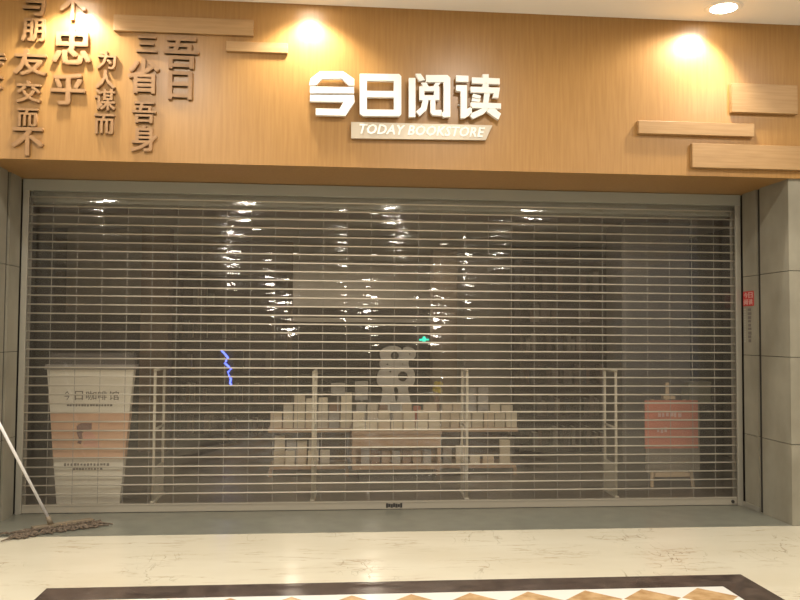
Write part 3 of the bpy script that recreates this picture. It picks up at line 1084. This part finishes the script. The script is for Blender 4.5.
# small yellow ornament and other small things behind the books
YO = YT + 0.75
c = W(437, 388, YO)
b = bmesh.new()
for i in range(14):
    a = random.uniform(0, 2 * pi)
    r_ = random.uniform(0.0, 0.05)
    bmesh.ops.create_icosphere(b, subdivisions=2, radius=random.uniform(0.028, 0.042), matrix=Matrix.Translation((r_ * cos(a), r_ * sin(a) * 0.7, random.uniform(-0.045, 0.05))))
o = empty('yellow_ornament', (c.x, YO, zt_))
tag(o, 'yellow rounded bunch above the books right of the white figure', 'ornament')
for v in b.verts:
    v.co.z += c.z - zt_
obj('bunch', b, M['yellow'], o, smooth=True)
obj('holder', lathe(bmesh.new(), [(0.05, 0), (0.055, 0.01), (0.035, 0.05), (0.03, c.z - zt_ - 0.04), (0.04, c.z - zt_ - 0.01)], 16), M['book_brown'], o, smooth=True)
for (x0, y0, x1, y1, lab) in ((331, 383, 345, 396, 'left of the white figure, further from it'), (355, 381, 368, 400, 'left of the white figure, close to it')):
    c, wd, hd = rect_px(x0, y0, x1, y1, YO)
    o = empty('display_stand', (c.x, YO, zt_ if x0 > 352 else zw_))
    tag(o, 'small grey display stand among the books ' + lab, 'display stand', 'small grey stands')
    zb = o.location.z
    obj('card', B_(-wd / 2, wd / 2, -0.012, 0.012, c.z - hd / 2 - zb, c.z + hd / 2 - zb, bevel=0.004), M['book_grey'], o)
    obj('stem', tube(bmesh.new(), [(0, 0, 0.012), (0, 0, c.z - hd / 2 - zb + 0.01)], 0.012, 10), M['book_grey'], o)
    obj('base', lathe(bmesh.new(), [(0.06, 0), (0.06, 0.008), (0.03, 0.014)], 20), M['book_grey'], o)

# ------------------------------------------------------------------ blue tube, green exit sign
YB = 4.9
pts = [(221, 350), (225, 354), (228, 358), (226, 361), (224.5, 363), (228, 366), (231, 369), (228, 372), (229, 376), (231, 379), (230, 383), (231.5, 385)]
c = W(227, 368, YB)
q = [W(x, y, YB) - c for x, y in pts]
o = obj('blue_neon_tube', tube(bmesh.new(), q, 0.015, 8), M['blue'], loc=c, smooth=True)
tag(o, 'glowing blue zigzag neon tube at left before the dark bookcase', 'neon light')
b = bmesh.new()
box(b, -0.04, 0.09, 0.024, 0.05, q[-1].z - 0.05, q[0].z + 0.05)
obj('back_board', b, M['black_wall'], o)
obj('support', tube(bmesh.new(), [(0.03, 0.06, -c.z + 0.01), (0.03, 0.06, q[-1].z)], 0.015, 8), M['black_wall'], o)
obj('foot_plate', lathe(bmesh.new(), [(0.14, 0), (0.14, 0.012), (0.03, 0.02)], 20, c=(0.03, 0.06, -c.z)), M['black_wall'], o)

YX = 15.9
c = W(424, 339, YX)
o = empty('exit_sign', (c.x, YX, c.z))
tag(o, 'small glowing green exit sign on the far back wall', 'exit sign')
obj('housing', B_(-0.17, 0.17, 0.0, 0.09, -0.10, 0.10, bevel=0.008), M['black_wall'], o)
b = bmesh.new()
prism(b, [(-0.14, -0.05), (-0.05, -0.05), (-0.05, -0.075), (0.05, -0.075), (0.05, -0.04), (0.15, -0.04), (0.15, 0.0), (0.06, 0.01), (0.03, 0.075), (-0.03, 0.075), (-0.05, 0.01), (-0.14, 0.0)], -0.008, 0.0)
obj('lit_symbol', b, M['green'], o)

# ------------------------------------------------------------------ easel with orange poster
YE = 1.0
c, wd, hd = rect_px(644, 400, 697, 448, YE)
e = empty('easel', (c.x, YE, 0))
tag(e, 'small wooden easel holding the orange poster board', 'easel')
pz0, pz1 = c.z - hd / 2, c.z + hd / 2
zt2 = W(669, 383, YE).z
for s in (-1, 1):
    xb_ = W(652 if s < 0 else 693, 495, YE).x - c.x
    xt_ = W(655.5 if s < 0 else 690, 472, YE).x - c.x
    sl = (xt_ - xb_) / 0.25
    obj('leg', tube(bmesh.new(), [(xb_, 0.0, 0.0), (xb_ * 0.78, 0.09, pz1)], 0.020, 8), M['easel'], e)
obj('rear_leg', tube(bmesh.new(), [(0, 0.5, 0.0), (0, 0.10, pz1 + 0.02)], 0.016, 8), M['easel'], e)
obj('mast', B_(-0.018, 0.018, 0.075, 0.10, 0.25, zt2), M['easel'], e)
zc_ = W(669, 396, YE).z
obj('top_clip', B_(-0.07, 0.07, 0.02, 0.10, pz1 + 0.005, zc_, bevel=0.004), M['easel'], e)
zr = W(672, 474, YE).z
b = bmesh.new()
prism(b, [(-0.20, zr - 0.025), (0.20, zr - 0.025), (0.20, zr + 0.02), (0.08, zr + 0.03), (0, zr + 0.045), (-0.08, zr + 0.03), (-0.20, zr + 0.02)], -0.045, 0.06)
obj('ledge', b, M['easel'], e)
zlo = zr + 0.046
pb = empty('poster_board', (c.x, YE - 0.02, zlo))
tag(pb, 'orange poster on a grey board resting on the small easel', 'poster')
yb_ = W(669, 466, YE).z
obj('board', B_(-wd / 2 + 0.01, wd / 2 + 0.02, 0.0, 0.02, 0, pz1 - zlo - 0.01), M['poster_low'], pb)
po = obj('orange_sheet', B_(-wd / 2, wd / 2, -0.008, -0.001, pz0 - zlo, pz1 - zlo), M['orange'], pb)
marks('white_print', 657, 412, 681, 417, 6, M['seal_white'], po, c.x, YE, -0.008, zlo)
marks('white_print', 656, 427, 667, 433, 3, M['seal_white'], po, c.x, YE, -0.008, zlo)
marks('grey_print', 650, 461, 661, 464, 4, M['book_grey'], po, c.x, YE, 0.0, zlo)
# pale box behind the easel on a dark plinth
c, wd, hd = rect_px(690, 382, 712, 404, 1.9)
pl = empty('side_plinth', (c.x, 1.9, 0))
tag(pl, 'dark plinth behind the easel carrying a grey green box', 'plinth')
obj('body', B_(-wd / 2 - 0.04, wd / 2 + 0.04, 0, 0.35, 0.03, c.z - hd / 2 - 0.02, bevel=0.006), M['black_wall'], pl)
obj('foot', B_(-wd / 2 - 0.02, wd / 2 + 0.02, 0.02, 0.33, 0, 0.03), M['case'], pl)
obj('top', B_(-wd / 2 - 0.05, wd / 2 + 0.05, -0.01, 0.36, c.z - hd / 2 - 0.02, c.z - hd / 2), M['case'], pl)
o = obj('box', B_(-wd / 2, wd / 2, 0.03, 0.25, 0, hd * 0.86, bevel=0.004), mat('box_green_grey', (0.25, 0.24, 0.17), 0.6), loc=(c.x, 1.9, c.z - hd / 2))
tag(o, 'grey green box on the dark plinth behind the easel', 'box')
obj('lid', B_(-wd / 2 - 0.006, wd / 2 + 0.006, 0.024, 0.256, hd * 0.86, hd), mat('box_lid', (0.28, 0.27, 0.20), 0.6), o)

# ------------------------------------------------------------------ sticker on the right reveal
a = Wx(743.4, 291.7, XR)
d_ = Wx(754, 305.7, XR)
ym, zm = (a.y + d_.y) / 2, (a.z + d_.z) / 2
hy, hz = abs(a.y - d_.y) / 2, abs(a.z - d_.z) / 2
st = empty('wall_sticker', (XR, ym, zm))
tag(st, 'red square seal sticker with small black vertical print on the right stone jamb', 'sticker')
seal = obj('red_seal', B_(-0.004, 0.0, -hy, hy, -hz, hz), M['seal'], st)
for i, ch in enumerate('今日阅读'):
    b = text_mesh(ch, hy * 0.75, hz * 0.75, 0.002, 0.006)
    bmesh.ops.rotate(b, verts=b.verts, cent=(0, 0, 0), matrix=Matrix.Rotation(radians(-90), 3, 'Z'))
    obj('seal_character', b, M['seal_white'], seal, loc=(-0.004, hy * 0.45 * (1 if i % 2 == 0 else -1), hz * 0.45 * (1 if i < 2 else -1)))
z0, z1 = Wx(749, 343, XR).z - zm, Wx(749, 308.5, XR).z - zm
for name, yc, wd, m, n_ in (('vertical_print', -hy * 0.15, hy * 0.65, M['ink'], 9), ('vertical_print', hy * 0.75, hy * 0.35, M['alu_dull'], 14)):
    b = bmesh.new()
    for i in range(n_):
        za = z1 - (z1 - z0) * i / n_
        zb = za - (z1 - z0) / n_ * random.uniform(0.6, 0.85)
        box(b, -0.002, 0.0, yc - wd / 2 * random.uniform(0.7, 1), yc + wd / 2 * random.uniform(0.7, 1), zb, za)
    obj(name, b, m, st)

# ------------------------------------------------------------------ mop
base = Wz(51, 523, 0.05)
t1 = W(0, 425, -P - 0.06)
dirv = (t1 - base).normalized()
mp_ = empty('mop', (base.x, base.y, 0.0))
tag(mp_, 'flat string mop with a pale metal pole lying on the grey threshold', 'mop')
tip = dirv * 1.45
obj('pole', tube(bmesh.new(), [(0, 0, 0.05), Vector((0, 0, 0.05)) + tip], 0.0125, 12), M['mop_pole'], mp_, smooth=True)
obj('socket', tube(bmesh.new(), [Vector((0, 0, 0.035)), Vector((0, 0, 0.05)) + dirv * 0.07], [0.024, 0.018], 12), M['mop_block'], mp_, smooth=True)
pa, pb_ = Wz(2, 536, 0.02), Wz(104, 521, 0.02)
ax = (pb_ - pa)
ax.z = 0
L_ = ax.length
ax.normalize()
nx = Vector((-ax.y, ax.x, 0))
off = (pa + pb_) / 2 - base
off.z = 0
b = bmesh.new()
ln = L_ * 0.30
vs = []
for z in (0.022, 0.04):
    for sx, sy in ((-1, -1), (1, -1), (1, 1), (-1, 1)):
        p_ = ax * (0.10 + ln * sx) + nx * (0.035 * sy)
        vs.append(b.verts.new((p_.x, p_.y, z)))
for f_ in ((0, 1, 2, 3), (4, 5, 6, 7), (0, 1, 5, 4), (1, 2, 6, 5), (2, 3, 7, 6), (3, 0, 4, 7)):
    b.faces.new([vs[i] for i in f_])
obj('head_block', b, M['mop_block'], mp_)
b = bmesh.new()
for i in range(150):
    u = random.uniform(-0.5, 0.5)
    s = random.choice((-1, 1))
    p0 = off + ax * (u * L_ * 0.86) + nx * (0.02 * s)
    l_ = random.uniform(0.07, 0.15)
    p1 = off + ax * (u * L_ * 0.9 + random.gauss(0, 0.02)) + nx * (s * l_ * 0.6)
    p2 = off + ax * (u * L_ * 0.98 + random.gauss(0, 0.04)) + nx * (s * l_)
    tube(b, [(p0.x, p0.y, 0.022), (p1.x, p1.y, random.uniform(0.016, 0.03)), (p2.x, p2.y, 0.012)], [0.008, 0.009, 0.006], 5)
ob = obj('strings', b, M['mop'], mp_)
ob['kind'] = 'stuff'
